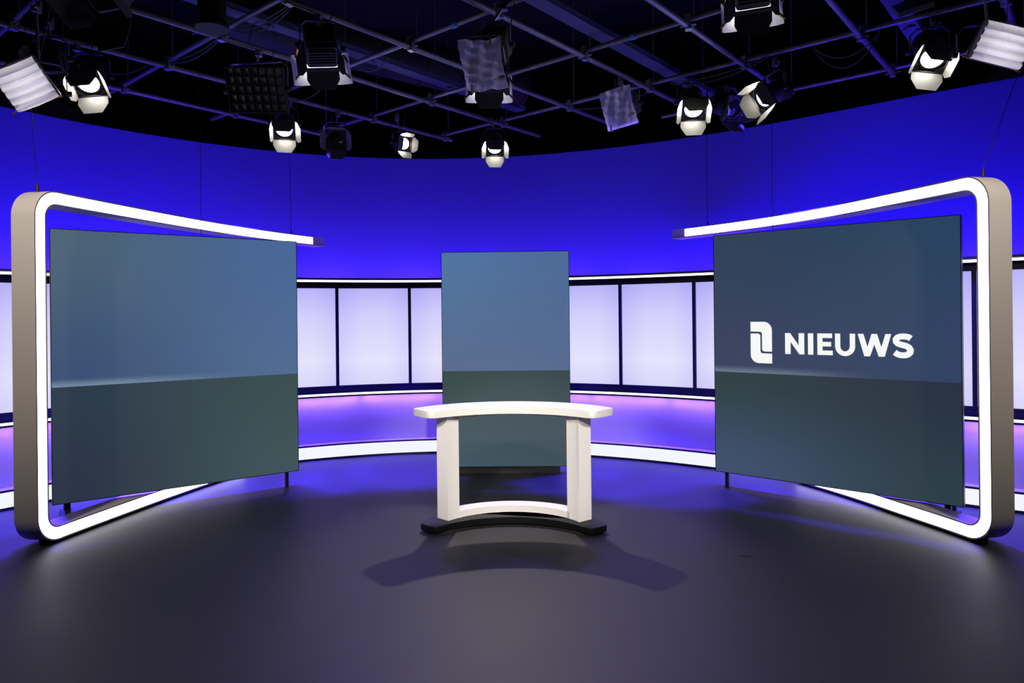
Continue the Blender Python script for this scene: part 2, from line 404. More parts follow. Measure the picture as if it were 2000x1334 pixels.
# ------------------------------------------------------------------ video screens
def screen_mat(name, top, bot, div, glow, edge):
    """top / bot: colours (bottom-left, bottom-right, top-left, top-right) of the picture above and below the dividing line"""
    m = bpy.data.materials.new(name); m.use_nodes = True; nt = m.node_tree; b = nt.nodes['Principled BSDF']
    u = nt.nodes.new('ShaderNodeUVMap'); s = nt.nodes.new('ShaderNodeSeparateXYZ'); nt.links.new(u.outputs[0], s.inputs[0])
    def mr(src, a, b2):
        r = nt.nodes.new('ShaderNodeMapRange'); r.interpolation_type = 'SMOOTHSTEP'
        r.inputs['From Min'].default_value = a; r.inputs['From Max'].default_value = b2; nt.links.new(src, r.inputs['Value']); return r.outputs['Result']
    def mix(f, a, b2, mode='MIX'):
        x = nt.nodes.new('ShaderNodeMixRGB'); x.blend_type = mode
        nt.links.new(f, x.inputs[0]) if not isinstance(f, float) else setattr(x.inputs[0], 'default_value', f)
        for i, c in ((1, a), (2, b2)):
            if isinstance(c, tuple): x.inputs[i].default_value = c
            else: nt.links.new(c, x.inputs[i])
        return x.outputs[0]
    def quad(q, v0, v1):
        fu = mr(s.outputs[0], 0.0, 1.0); fv = mr(s.outputs[1], v0, v1)
        return mix(fv, mix(fu, srgb(*q[0]), srgb(*q[1])), mix(fu, srgb(*q[2]), srgb(*q[3])))
    up = quad(top, div, 1.0); lo = quad(bot, 0.0, div)
    if glow:
        g = mr(s.outputs[1], div+0.032, div); ge = mr(s.outputs[0], edge[0], edge[1])
        mu = nt.nodes.new('ShaderNodeMath'); mu.operation = 'MULTIPLY'; nt.links.new(g, mu.inputs[0]); nt.links.new(ge, mu.inputs[1])
        up = mix(mu.outputs[0], up, srgb(*glow))
    st = nt.nodes.new('ShaderNodeMath'); st.operation = 'GREATER_THAN'; st.inputs[1].default_value = div; nt.links.new(s.outputs[1], st.inputs[0])
    c = mix(st.outputs[0], lo, up)
    nt.links.new(c, b.inputs['Emission Color']); b.inputs['Emission Strength'].default_value = 0.9
    b.inputs['Base Color'].default_value = (0.012, 0.012, 0.013, 1); b.inputs['Roughness'].default_value = 0.6; b.inputs['Specular IOR Level'].default_value = 0.2
    return m
M_scrside = mat('screen_cabinet', (0.012, 0.013, 0.022, 1), 0.4)
def led_screen(label, A, B, z0, z1, m, legs, feet):
    """A, B: plan points of the left and right edge seen from the stage"""
    A, B = Vector(A), Vector(B); d = (B-A).normalized(); nrm = Vector((d.y, -d.x)); mid = (A+B)/2   # nrm towards the stage
    root = thing('led_screen', label, 'screen', (mid.x, mid.y, 0))
    P = lambda t, o: A+d*t+nrm*o
    W = (B-A).length
    def block(mb, t0, t1, o0, o1, za, zb):
        q = [P(t0, o0), P(t1, o0), P(t1, o1), P(t0, o1)]
        V = [(p.x, p.y, za) for p in q]+[(p.x, p.y, zb) for p in q]
        mb.add(V, [(3, 2, 1, 0), (4, 5, 6, 7), (0, 1, 5, 4), (1, 2, 6, 5), (2, 3, 7, 6), (3, 0, 4, 7)])
        return mb
    block(MB(), 0, W, -0.085, -0.004, z0, z1).build('cabinet', M_scrside, root)
    e = MB(); block(e, 0, 0.006, -0.004, 0.0, z0, z1); block(e, W-0.006, W, -0.004, 0, z0, z1); block(e, 0.006, W-0.006, -0.004, 0, z1-0.006, z1)
    block(e, 0.006, W-0.006, -0.004, 0, z0, z0+0.006); e.build('bezel', M_black, root)
    q = [P(0.006, -0.002), P(W-0.006, -0.002)]
    V = [(q[0].x, q[0].y, z0+0.006), (q[1].x, q[1].y, z0+0.006), (q[1].x, q[1].y, z1-0.006), (q[0].x, q[0].y, z1-0.006)]
    dm = MB().add(V, [(0, 1, 2, 3)]).build('display', m, root, uvs=[(0, 0), (1, 0), (1, 1), (0, 1)])
    for t in legs:
        c = P(t, -0.045)
        MB().cyl((c.x, c.y, 0.0), (c.x, c.y, z0+0.03), 0.022, 12).build('leg', M_black, root)
    for t in feet:
        f_ = MB(); block(f_, t-0.05, t+0.05, -0.45, -0.02, 0.0, 0.02); f_.build('foot_plate', M_drape, root)
        s_ = MB(); a = P(t, -0.06); c = P(t, -0.40)
        s_.cyl((a.x, a.y, 0.0), (a.x, a.y, z1-0.5), 0.024, 10); s_.build('upright', M_drape, root)
        MB().cyl((c.x, c.y, 0.02), (a.x, a.y, 1.3), 0.018, 10).build('back_strut', M_black, root)
    return root, dm, A, d, nrm
ML = screen_mat('screen_left_picture', [(62, 84, 122), (84, 112, 152), (78, 102, 122), (76, 108, 158)],
                [(44, 54, 72), (66, 88, 92), (46, 62, 78), (62, 82, 84)], 0.424, (118, 142, 166), (0.85, 0.15))
MC = screen_mat('screen_centre_picture', [(94, 114, 150), (90, 112, 150), (84, 122, 166), (82, 112, 158)],
                [(68, 90, 102), (66, 84, 94), (58, 78, 78), (56, 76, 80)], 0.446, None, None)
MR = screen_mat('screen_right_picture', [(62, 71, 100), (54, 71, 104), (50, 68, 92), (44, 70, 100)],
                [(66, 84, 114), (48, 66, 74), (50, 68, 70), (42, 54, 70)], 0.424, (108, 122, 144), (0.75, 0.2))
SL = led_screen('large square video screen with plain blue and green picture beside the lit arch', (-4.16, 6.227), (-2.34, 7.534), 0.165, 2.665, ML, [2.12], [0.12])
SC = led_screen('tall narrow video screen standing behind the white desk', (-0.82, 8.04), (0.667, 8.012), 0.075, 2.575, MC, [], [0.25, 0.75, 1.25])
SR = led_screen('large square video screen showing a white logo and the word NIEUWS', (2.142, 7.337), (3.832, 5.89), 0.158, 2.658, MR, [0.11], [2.1])
bb = MB(); 
for t in (0.5,): 
    A, d, nn = SC[2], SC[3], SC[4]
    q = [A+d*0.14-nn*0.005, A+d*1.36-nn*0.005, A+d*1.36-nn*0.085, A+d*0.14-nn*0.085]
    bb.add([(p.x, p.y, z) for z in (0, 0.078) for p in q], [(3, 2, 1, 0), (4, 5, 6, 7), (0, 1, 5, 4), (1, 2, 6, 5), (2, 3, 7, 6), (3, 0, 4, 7)])
bb.build('base_bar', M_black, SC[0])

# lettering on the right screen: flat white shapes of the picture
M_logo = emitter('logo_white', (0.93, 0.94, 0.93, 1), 1.0)
rootR, dispR, AR, dR, nR = SR
def scr_hit(x, y):
    u, v = uv(x, y); dv = Vector((u/F, 1.0)); 
    k = AR.dot(nR)/dv.dot(nR); p = dv*k
    return (p-AR).dot(dR), CH-v/F*k
def flat_shape(name, polys, t0, t1, za, zb):
    """polys in a unit box, y up"""
    cu = bpy.data.curves.new(name, 'CURVE'); cu.dimensions = '2D'; cu.fill_mode = 'BOTH'
    for poly in polys:
        s = cu.splines.new('POLY'); s.points.add(len(poly)-1); s.use_cyclic_u = True
        for p, q in zip(s.points, poly): p.co = (q[0], q[1], 0, 1)
    tmp = bpy.data.objects.new(name, cu); COL.objects.link(tmp)
    dg = bpy.context.evaluated_depsgraph_get(); me0 = tmp.evaluated_get(dg).to_mesh()
    V = []
    for v in me0.vertices:
        p = AR+dR*(t0+(t1-t0)*v.co.x)+nR*0.0012
        V.append((p.x, p.y, za+(zb-za)*v.co.y))
    Fc = [tuple(p.vertices) for p in me0.polygons]
    tmp.evaluated_get(dg).to_mesh_clear(); bpy.data.objects.remove(tmp); bpy.data.curves.remove(cu)
    return MB().add(V, Fc).build(name, M_logo, dispR)
def arc(cx, cy, rx, ry, a0, a1, n=10):
    return [(cx+rx*math.cos(math.radians(a0+(a1-a0)*i/n)), cy+ry*math.sin(math.radians(a0+(a1-a0)*i/n))) for i in range(n+1)]
zx = lambda X: 1280+X/2.7775
zy = lambda Y: 320+Y/2.7775
ta, za = scr_hit(zx(516), zy(857)); tb, zb = scr_hit(zx(634), zy(1083)); _, zlt = scr_hit(zx(516), zy(857)); 
_, zlb = scr_hit(zx(545), zy(1080))
top_shape = [(0, 1), (0.62, 1)]+arc(0.62, 0.80, 0.38, 0.20, 90, 0)+[(1, 0.285), (0.68, 0.285)]+arc(0.68, 0.34, 0.14, 0.055, 270, 180, 6)+[(0.54, 0.70)]+arc(0.44, 0.70, 0.10, 0.06, 0, 90, 6)+[(0, 0.765)]
bot_shape = [(1-x, 1-y) for x, y in top_shape]
flat_shape('logo_mark', [top_shape], ta, tb, zlb, zlt); flat_shape('logo_mark', [bot_shape], ta, tb, zlb, zlt)
_, zcap = scr_hit(zx(704), zy(918)); _, zbase = scr_hit(zx(704), zy(1031))
def stroke_S(n=12):
    c = [(0.88, 0.815), (0.80, 0.865), (0.68, 0.895), (0.52, 0.905), (0.36, 0.895), (0.23, 0.85), (0.165, 0.765), (0.175, 0.67), (0.25, 0.595), (0.38, 0.555),
         (0.52, 0.525), (0.68, 0.485), (0.80, 0.42), (0.855, 0.325), (0.84, 0.22), (0.76, 0.14), (0.63, 0.095), (0.47, 0.085), (0.31, 0.105), (0.19, 0.15), (0.10, 0.21)]
    return c
def thick(sp, wx, wy):
    Lf, Rt = [], []
    for i, p in enumerate(sp):
        a, b_ = sp[max(i-1, 0)], sp[min(i+1, len(sp)-1)]
        d = Vector((b_[0]-a[0], b_[1]-a[1])).normalized(); n = Vector((-d.y, d.x))
        Lf.append((p[0]+n.x*wx, p[1]+n.y*wy)); Rt.append((p[0]-n.x*wx, p[1]-n.y*wy))
    return [(x, y) for x, y in Lf], [(x, y) for x, y in Rt]
LET = {
 'N': ([[(0, 0), (0, 1), (0.27, 1), (0.71, 0.43), (0.71, 1), (1, 1), (1, 0), (0.74, 0), (0.29, 0.58), (0.29, 0)]], 704, 808),
 'I': ([[(0, 0), (0, 1), (1, 1), (1, 0)]], 828, 857),
 'E': ([[(0, 0), (0, 1), (0.97, 1), (0.97, 0.79), (0.34, 0.79), (0.34, 0.61), (0.90, 0.61), (0.90, 0.40), (0.34, 0.40), (0.34, 0.21), (1, 0.21), (1, 0)]], 879, 962),
 'U': ([[(0, 1), (0.265, 1), (0.265, 0.43)]+arc(0.5, 0.43, 0.235, 0.235, 180, 360, 12)+[(0.735, 1), (1, 1), (1, 0.42)]+arc(0.5, 0.42, 0.5, 0.44, 0, -180, 18)+[(0, 0.42)]], 975, 1084),
 'W': ([[(0, 1), (0.175, 1), (0.295, 0.42), (0.42, 1), (0.585, 1), (0.71, 0.42), (0.83, 1), (1, 1), (0.805, 0), (0.63, 0), (0.50, 0.53), (0.37, 0), (0.195, 0)]], 1098, 1280),
 'S': (None, 1287, 1400)}
for ch, (polys, xa, xb) in LET.items():
    t0, _ = scr_hit(zx(xa), zy(980)); t1, _ = scr_hit(zx(xb), zy(980))
    if polys is None:       # the S is a ribbon of quads along its spine
        a_, b_ = thick(stroke_S(), 0.168, 0.128); V = []
        for q in a_+b_:
            p = AR+dR*(t0+(t1-t0)*q[0])+nR*0.0012; V.append((p.x, p.y, zbase+(zcap-zbase)*q[1]))
        n = len(a_); MB().add(V, [(i, i+1, n+i+1, n+i) for i in range(n-1)]).build('letter', M_logo, dispR)
    else: flat_shape('letter', polys, t0, t1, zbase, zcap)

# ------------------------------------------------------------------ lit arches
def light_arch(label, plan, side, Tb):
    """plan: points from the near corner to the far end; side +1: face looks to the right-hand side of the running direction"""
    cv = Curve2(plan, ext=0, zero_x=None)
    T = cv.L[-1]; z0, z1, r, wd, D = 0.02, 2.905, 0.23, 0.116, 0.21
    root = thing('light_arch', label, 'light arch', (cv.Q[0].x, cv.Q[0].y, 0))
    outer, inner = [], []
    def straight(ta, tb, zo, zi, n):
        for i in range(n):
            t = ta+(tb-ta)*i/n; outer.append((t, zo)); inner.append((t, zi))
    straight(Tb, r, z0, z0+wd, 30)
    for i in range(13):
        a = math.radians(270-90*i/12); outer.append((r+r*math.cos(a), z0+r+r*math.sin(a))); inner.append((r+(r-wd)*math.cos(a), z0+r+(r-wd)*math.sin(a)))
    n = 12
    for i in range(1, n):
        z = z0+r+(z1-z0-2*r)*i/n; outer.append((0, z)); inner.append((wd, z))
    for i in range(13):
        a = math.radians(180-90*i/12); outer.append((r+r*math.cos(a), z1-r+r*math.sin(a))); inner.append((r+(r-wd)*math.cos(a), z1-r+(r-wd)*math.sin(a)))
    n = 36
    for i in range(1, n+1):
        t = r+(T-r)*i/n; outer.append((t, z1)); inner.append((t, z1-wd))
    N = len(outer)
    def P(tz, o):
        if tz[1] < 0.3 and tz[0] > Tb-0.6: o *= 1-0.65*(tz[0]-Tb+0.6)/0.6       # the foot of the arch gets shallower towards the set wall
        p, d = cv.at(tz[0]); nn = Vector((d.y, -d.x))*side; q = p-nn*o
        return Vector((q.x, q.y, tz[1]))
    lip = 0.012; dep = 0.014
    lerp = lambda a, b, k: (a[0]+(b[0]-a[0])*k, a[1]+(b[1]-a[1])*k)
    V = []
    for i in range(N):
        o, n_ = outer[i], inner[i]; ol, il = lerp(o, n_, lip/wd), lerp(o, n_, 1-lip/wd)
        V += [P(o, D), P(o, 0), P(ol, 0), P(ol, dep), P(il, dep), P(il, 0), P(n_, 0), P(n_, D)]
    Fc = []
    for i in range(N-1):
        for j in range(8): Fc.append((8*i+j, 8*i+(j+1) % 8, 8*i+8+(j+1) % 8, 8*i+8+j))
    Fc += [tuple(range(8)), tuple(range(8*(N-1), 8*N))[::-1]]
    MB().add(V, Fc).build('arch_body', M_arch, root, True)
    V = []; cnt = 0
    for i in range(N):
        if outer[i][0] > T-0.16 and i > N//2: break
        o, n_ = outer[i], inner[i]; V += [P(lerp(o, n_, lip/wd), 0.006), P(lerp(o, n_, 1-lip/wd), 0.006)]; cnt += 1
    MB().add(V, [(2*i, 2*i+1, 2*i+3, 2*i+2) for i in range(cnt-1)]).build('diffuser', M_archlight, root, True)
    pl = MB(); n = 30; V = []
    for i in range(n+1):
        t = r*0.9+(Tb-0.05-r*0.9)*i/n
        for o, z in ((0.03, 0), (D-0.03, 0), (D-0.03, z0), (0.03, z0)): V.append(P((t, z), o))
    pl.add(V, [(4*i+j, 4*i+(j+1) % 4, 4*i+4+(j+1) % 4, 4*i+4+j) for i in range(n) for j in range(4)]+[(3, 2, 1, 0), (4*n, 4*n+1, 4*n+2, 4*n+3)])
    pl.build('plinth', M_plinth, root)
    for tt in (0.15, T*0.88):
        p = P((tt, z1), D*0.5)
        MB().cyl(p-Vector((0, 0, 0.01)), p+Vector((0, 0, 0.05)), 0.012, 8).build('eye_bolt', M_black, root)
    return root, cv, P, T
LP = [(-3.80, 5.51), (-3.765, 5.75), (-3.705, 6.04), (-3.605, 6.487), (-3.493, 6.966), (-3.364, 7.445), (-3.21, 7.924), (-3.024, 8.402), (-2.797, 8.881), (-2.522, 9.36)]
RP = [(3.668, 5.30), (3.59, 5.64), (3.50, 5.97), (3.415, 6.27), (3.317, 6.631), (3.165, 7.075), (2.968, 7.519), (2.714, 7.962), (2.405, 8.406), (2.05, 8.85)]
AL = light_arch('tall taupe arch with glowing white face around the screen without lettering', LP, 1, 2.65)
AR_ = light_arch('tall taupe arch with glowing white face around the screen with lettering', RP, -1, 2.2)

# ------------------------------------------------------------------ desk
def desk():
    O = Vector((-0.02, 5.70, 0)); R = Matrix.Rotation(math.radians(-3.6), 4, 'Z')
    root = thing('news_desk', 'white curved standing news desk with open frame on black plinth', 'desk', O)
    T = Matrix.Translation(O) @ R
    def arc3(hw, ya, yc, n):
        s = yc-ya; Rr = (hw*hw+s*s)/(2*s); a = math.asin(min(1, hw/Rr)) if s < hw else math.pi/2
        return [(Rr*math.sin(-a+2*a*i/n), yc-Rr+Rr*math.cos(-a+2*a*i/n)) for i in range(n+1)]
    def rounded(poly, idx):
        out = []
        for i, p in enumerate(poly):
            if i in idx:
                r = idx[i]; a = Vector(poly[i-1]); c = Vector(poly[(i+1) % len(poly)]); p = Vector(p)
                # walk back along neighbours
                pa = p+(a-p).normalized()*min(r, (a-p).length*0.95); pc = p+(c-p).normalized()*min(r, (c-p).length*0.95)
                for k in range(7):
                    t = k/6; q = pa*(1-t)**2+p*2*t*(1-t)+pc*t*t; out.append((q.x, q.y))
            else: out.append(tuple(p))
        return out
    def slab(name, front, back, z0, z1, m, rf, rb, bev):
        poly = front+back[::-1]; nf = len(front)
        idx = {0: rf, nf-1: rf, nf: rb, len(poly)-1: rb}
        poly = rounded(poly, idx); n = len(poly)
        bm = bmesh.new()
        lo = [bm.verts.new(T @ Vector((x, y, z0))) for x, y in poly]; hi = [bm.verts.new(T @ Vector((x, y, z1))) for x, y in poly]
        bm.faces.new(lo[::-1]); bm.faces.new(hi)
        for i in range(n): bm.faces.new((lo[i], lo[(i+1) % n], hi[(i+1) % n], hi[i]))
        if bev:
            ed = [e for e in bm.edges if abs(e.verts[0].co.z-e.verts[1].co.z) < 1e-6]
            bmesh.ops.bevel(bm, geom=ed, offset=bev, segments=2, affect='EDGES', profile=0.5)
        bm.verts.index_update(); V = [v.co.copy() for v in bm.verts]; Fc = [[v.index for v in f.verts] for f in bm.faces]; bm.free()
        return MB().add(V, Fc).build(name, m, root, True)
    def thin(a, k):   # drop arc points next to the corners so the rounding has room
        return [a[0]]+a[k:-k]+[a[-1]]
    f = thin(arc3(0.675, 0.0, 0.305, 40), 4); bk = thin(arc3(0.868, 0.225, 0.69, 40), 3)
    slab('table_top', f, bk, 0.982, 1.042, M_desk, 0.07, 0.04, 0.006)
    f = thin(arc3(0.645, 0.02, 0.345, 40), 4); bk = thin(arc3(0.80, 0.15, 0.72, 40), 3)
    slab('plinth', f, bk, 0.018, 0.072, M_plinth, 0.10, 0.04, 0.004)
    f = thin(arc3(0.60, 0.07, 0.385, 40), 4); bk = thin(arc3(0.76, 0.17, 0.68, 40), 3)
    slab('plinth_foot', f, bk, 0.0, 0.018, M_matte, 0.10, 0.04, 0)
    # frame parts follow the same arc: inner (front) and outer (back) curves
    def sect(name, a0, a1, z0, z1):
        fr = arc3(0.564, 0.215, 0.51, 60); ba = arc3(0.67, 0.303, 0.66, 60)
        i0, i1 = int(a0*60), int(a1*60)
        return slab(name, fr[i0:i1+1], ba[i0:i1+1], z0, z1, M_desk, 0.0, 0.0, 0.004)
    sect('post', 0.0, 0.115, 0.072, 0.983); sect('post', 0.885, 1.0, 0.072, 0.983)
    sect('bottom_rail', 0.10, 0.90, 0.072, 0.13); sect('top_rail', 0.10, 0.90, 0.945, 0.983)
    return root
desk()
# scuff mark on the floor, added as a thin black strip
p = at_z(1457, 1086, 0.0)
sc = MB().box((p.x, p.y, 0.0015), (0.085, 0.010, 0.003), None).build('scuff_mark', M_black, origin=None)
tag(sc, 'tiny dark scuff mark on the floor', 'scuff mark')

# ------------------------------------------------------------------ lighting grid
TH = math.radians(40.1); DA = Vector((math.sin(TH), math.cos(TH))); DB = Vector((-math.cos(TH), math.sin(TH)))
GA, GB = 0.434*2.5, 0.510*2.5
grid = thing('lighting_grid', 'grey pipe lighting grid hanging from black ceiling', 'lighting grid', (0, 6.5, GRID_Z))
NA = Vector((math.cos(TH), -math.sin(TH)))       # offset direction of the A pipes
offA = [(-2.380+0.434*k)*2.5 for k in range(-4, 6)]
offB = [(1.228+0.5125*k)*2.5 for k in range(-1, 6)]
def cyc_inside(p):
    best = min(range(len(cyc.Q)), key=lambda i: (cyc.Q[i]-p).length); q = cyc.Q[best]
    d = (cyc.Q[min(best+1, len(cyc.Q)-1)]-cyc.Q[max(best-1, 0)]).normalized()
    return (p-q).dot(Vector((d.y, -d.x)))
def run(base, d):
    ts = [t*0.05 for t in range(-40, 320) if cyc_inside(base+d*t*0.05) > 0.25 and (base+d*t*0.05).y > 2.0 and abs((base+d*t*0.05).x) < 6.5]
    return (ts[0], ts[-1]) if len(ts) > 20 else None
for oa in offA:
    r_ = run(NA*oa, DA)
    if not r_: continue
    a, b_ = NA*oa+DA*r_[0], NA*oa+DA*r_[1]
    MB().cyl((a.x, a.y, GRID_Z), (b_.x, b_.y, GRID_Z), 0.026, 14).build('pipe', M_pipe, grid, True)
NB = Vector((math.sin(TH), math.cos(TH)))
for ob in offB:
    r_ = run(NB*ob, DB); r2 = run(NB*ob, -DB)
    lo_ = -r2[1] if r2 else 0; hi_ = r_[1] if r_ else 0
    if hi_-lo_ < 0.5: continue
    a, b_ = NB*ob+DB*lo_, NB*ob+DB*hi_
    MB().cyl((a.x, a.y, GRID_Z+0.055), (b_.x, b_.y, GRID_Z+0.055), 0.024, 14).build('pipe', M_pipe, grid, True)
proto_c = proto_r = None
for oa in offA:
    for ob in offB:
        p = NA*oa+NB*ob
        if cyc_inside(p) < 0.3 or p.y < 3.2 or abs(p.x) > 6.2: continue
        base = Vector((p.x, p.y, GRID_Z))
        if proto_c is None:
            PAR['tmpc'] = base
            mb = MB().box(base+Vector((0, 0, 0.03)), (0.05, 0.07, 0.13)).box(base+Vector((0.045, 0.02, 0.075)), (0.05, 0.025, 0.03)).cyl(base+Vector((-0.07, 0, 0.0)), base+Vector((0.07, 0, 0.01)), 0.008, 6)
            mb.V = [v-base+PAR[grid.name] for v in mb.V]
            proto_c = mb.build('coupler', M_chrome, grid); proto_c.location = base-PAR[grid.name]
            mr_ = MB().cyl((0.05, 0, 0.08), (0.05, 0, 6.2-GRID_Z), 0.008, 6); mr_.V = [v+PAR[grid.name] for v in mr_.V]
            proto_r = mr_.build('hanger_rod', M_pipe, grid); proto_r.location = base-PAR[grid.name]
        else:
            for pr in (proto_c, proto_r):
                c = pr.copy(); COL.objects.link(c); c.parent = grid; c.location = base-PAR[grid.name]
                if pr is proto_c: c.rotation_euler.z = random.uniform(-0.6, 0.6)
# flat cable trays that run above two of the pipes
for oa, dz, ya, yb in ((-1.440*2.5, 0.02, 4.6, 9.3), (-2.325*2.5, 0.06, 5.6, 9.2), (0.645*-2.5+0.28, 0.08, 4.6, 7.4)):
    a = NA*oa; ta, tb = (ya-a.y)/DA.y, (yb-a.y)/DA.y; a, b_ = NA*oa+DA*ta, NA*oa+DA*tb
    m_ = MB(); n2 = Vector((NA.x, NA.y, 0))
    za = GRID_Z+0.13+dz
    for o0, o1, h0, h1 in ((-0.085, 0.085, 0, 0.006), (-0.085, -0.079, 0, 0.05), (0.079, 0.085, 0, 0.05)):
        q = [a.to_3d()+n2*o0, b_.to_3d()+n2*o0, b_.to_3d()+n2*o1, a.to_3d()+n2*o1]
        m_.add([(v.x, v.y, za+h) for h in (h0, h1) for v in q], [(3, 2, 1, 0), (4, 5, 6, 7), (0, 1, 5, 4), (1, 2, 6, 5), (2, 3, 7, 6), (3, 0, 4, 7)])
    ct = m_.build('cable_tray', M_tray, grid)
    for k in range(3):
        c = a.lerp(b_, 0.22+0.25*k)
        MB().box((c.x, c.y, za-0.012), (0.06, 0.10, 0.024), None).build('tray_bracket', M_tray, grid)
# tape bands on the pipes
for x, y in ((905, 55), (1250, 79), (1356, 50)):
    p = at_z(x, y, GRID_Z); d = DB if x != 1356 else DA; d = Vector((d.x, d.y, 0))
    zz = Vector((0, 0, 0.055)) if x != 1356 else Vector((0, 0, 0))
    p2 = at_z(x, y, GRID_Z+zz.z)
    # snap to the nearest pipe axis
    if x != 1356:
        ob = min(offB, key=lambda v: abs(v-p2.xy.dot(NB))); q = p2.xy+NB*(ob-p2.xy.dot(NB))
    else:
        oa = min(offA, key=lambda v: abs(v-p2.xy.dot(NA))); q = p2.xy+NA*(oa-p2.xy.dot(NA))
    q = Vector((q.x, q.y, GRID_Z+zz.z))
    MB().cyl(q-d*0.03, q+d*0.03, 0.030, 14).build('tape_band', M_tape, grid, True)
# cable bundles strapped along the grid and slack loops
def slack(a, b, sag, n=14):
    a, b = Vector(a), Vector(b); out = []
    for i in range(n+1):
        t = i/n; p = a.lerp(b, t); p.z -= sag*4*t*(1-t); out.append(p)
    return out
for (xa, ya, xb, yb, sag, k) in ((460, 52, 575, 0, 0.05, 3), (1590, 95, 1720, 60, 0.16, 2), (330, 118, 430, 72, 0.05, 2), (1310, 160, 1500, 108, 0.06, 2), (560, 190, 640, 160, 0.10, 1),
                                 (1120, 212, 1270, 178, 0.07, 1), (180, 130, 300, 120, 0.10, 1), (700, 132, 760, 112, 0.08, 1)):
    for j in range(k):
        a = at_z(xa, ya+4*j, GRID_Z+0.02); b_ = at_z(xb, yb+4*j, GRID_Z+0.02)
        MB().tube(slack(a, b_, sag*(1+0.5*j)), 0.006, 5).build('slack_cable', M_cable, grid, True)
# big round ventilation duct under the ceiling
a = at_z(380, 12, 5.0); b_ = at_z(1010, 172, 5.0)
du = MB().cyl(a, b_, 0.26, 28)
for k in range(9):
    c = a.lerp(b_, k/8); d = (b_-a).normalized(); du.cyl(c-d*0.02, c+d*0.02, 0.275, 28)
du = du.build('ventilation_duct', M_duct, smooth=True, origin=a.lerp(b_, .5)); tag(du, 'large round dark ventilation duct under the black ceiling', 'duct')

# ------------------------------------------------------------------ lamps on the grid
def frame_of(c, yaw, pitch, rollz=0.0):
    """local -Y looks where the lamp points, Z up"""
    return Matrix.Translation(c) @ Matrix.Rotation(yaw, 4, 'Z') @ Matrix.Rotation(pitch, 4, 'X') @ Matrix.Rotation(rollz, 4, 'Y')
def aim(c, t):
    d = Vector(t)-Vector(c)
    return math.atan2(d.x, -d.y), math.atan2(-d.z, math.hypot(d.x, d.y))
def yoke_and_clamp(root, c, yaw, hw, drop, hang):
    """U bracket round the lamp, spigot and hook clamp on the pipe"""
    Y = Matrix.Translation(c) @ Matrix.Rotation(yaw, 4, 'Z')
    top = drop
    pts = [(-hw, 0, 0), (-hw, 0, top-0.05), (-hw+0.05, 0, top), (hw-0.05, 0, top), (hw, 0, top-0.05), (hw, 0, 0)]
    m_ = MB()
    for a, b_ in zip(pts[:-1], pts[1:]):
        a, b_ = Vector(a), Vector(b_); d = (b_-a); mid = (a+b_)/2
        ang = math.atan2(d.x, d.z)
        m_.box((0, 0, 0), (0.008, 0.035, d.length+0.006), Y @ Matrix.Translation(mid) @ Matrix.Rotation(ang, 4, 'Y'))
    m_.build('yoke', M_yoke, root)
    for s_ in (-1, 1):
        MB().cyl((s_*hw, 0, 0), (s_*(hw+0.035), 0, 0), 0.022, 10, None, Y).build('tilt_knob', M_black, root)
    a = Y @ Vector((0, 0, top)); h = Vector(hang)
    m_ = MB(); m_.cyl(a, h-Vector((0, 0, 0.02)), 0.012, 8); m_.box(h-Vector((0, 0, 0.03)), (0.05, 0.06, 0.05)); m_.box(h+Vector((0, 0.03, 0.0)), (0.04, 0.02, 0.09))
    m_.cyl(h+Vector((0.02, -0.05, -0.03)), h+Vector((0.02, 0.0, -0.03)), 0.007, 6)
    m_.build('hook_clamp', M_chrome, root)
def safety_cable(root, a, b_, sag):
    MB().tube(slack(a, b_, sag, 12), 0.005, 5).build('power_cable', M_cable, root, True)
def barn_doors(root, M, hw, y0, ln, angs, far, m=None):
    """four hinged flaps: top, bottom, left, right; angle 0 is along the beam, positive opens outward"""
    for nm, ang in zip(('top', 'bottom', 'left', 'right'), angs):
        if ang is None: continue
        a = math.radians(ang); c, s = math.cos(a), math.sin(a)
        def pt(u, v):     # u along hinge, v along flap
            if nm == 'top': return Vector((u, y0-v*c, hw+v*s))
            if nm == 'bottom': return Vector((u, y0-v*c, -hw-v*s))
            if nm == 'left': return Vector((-hw-v*s, y0-v*c, u))
            return Vector((hw+v*s, y0-v*c, u))
        ln2 = ln if nm in ('top', 'bottom') else ln*0.75
        poly = [pt(-hw, 0), pt(hw, 0), pt(hw*1.02, ln2*0.45), pt(hw*far, ln2), pt(-hw*far, ln2), pt(-hw*1.02, ln2*0.45)]
        n = (poly[1]-poly[0]).cross(poly[3]-poly[0])
        MB().plate(poly, n, 0.003, M).build('barn_door', m or M_flap, root)
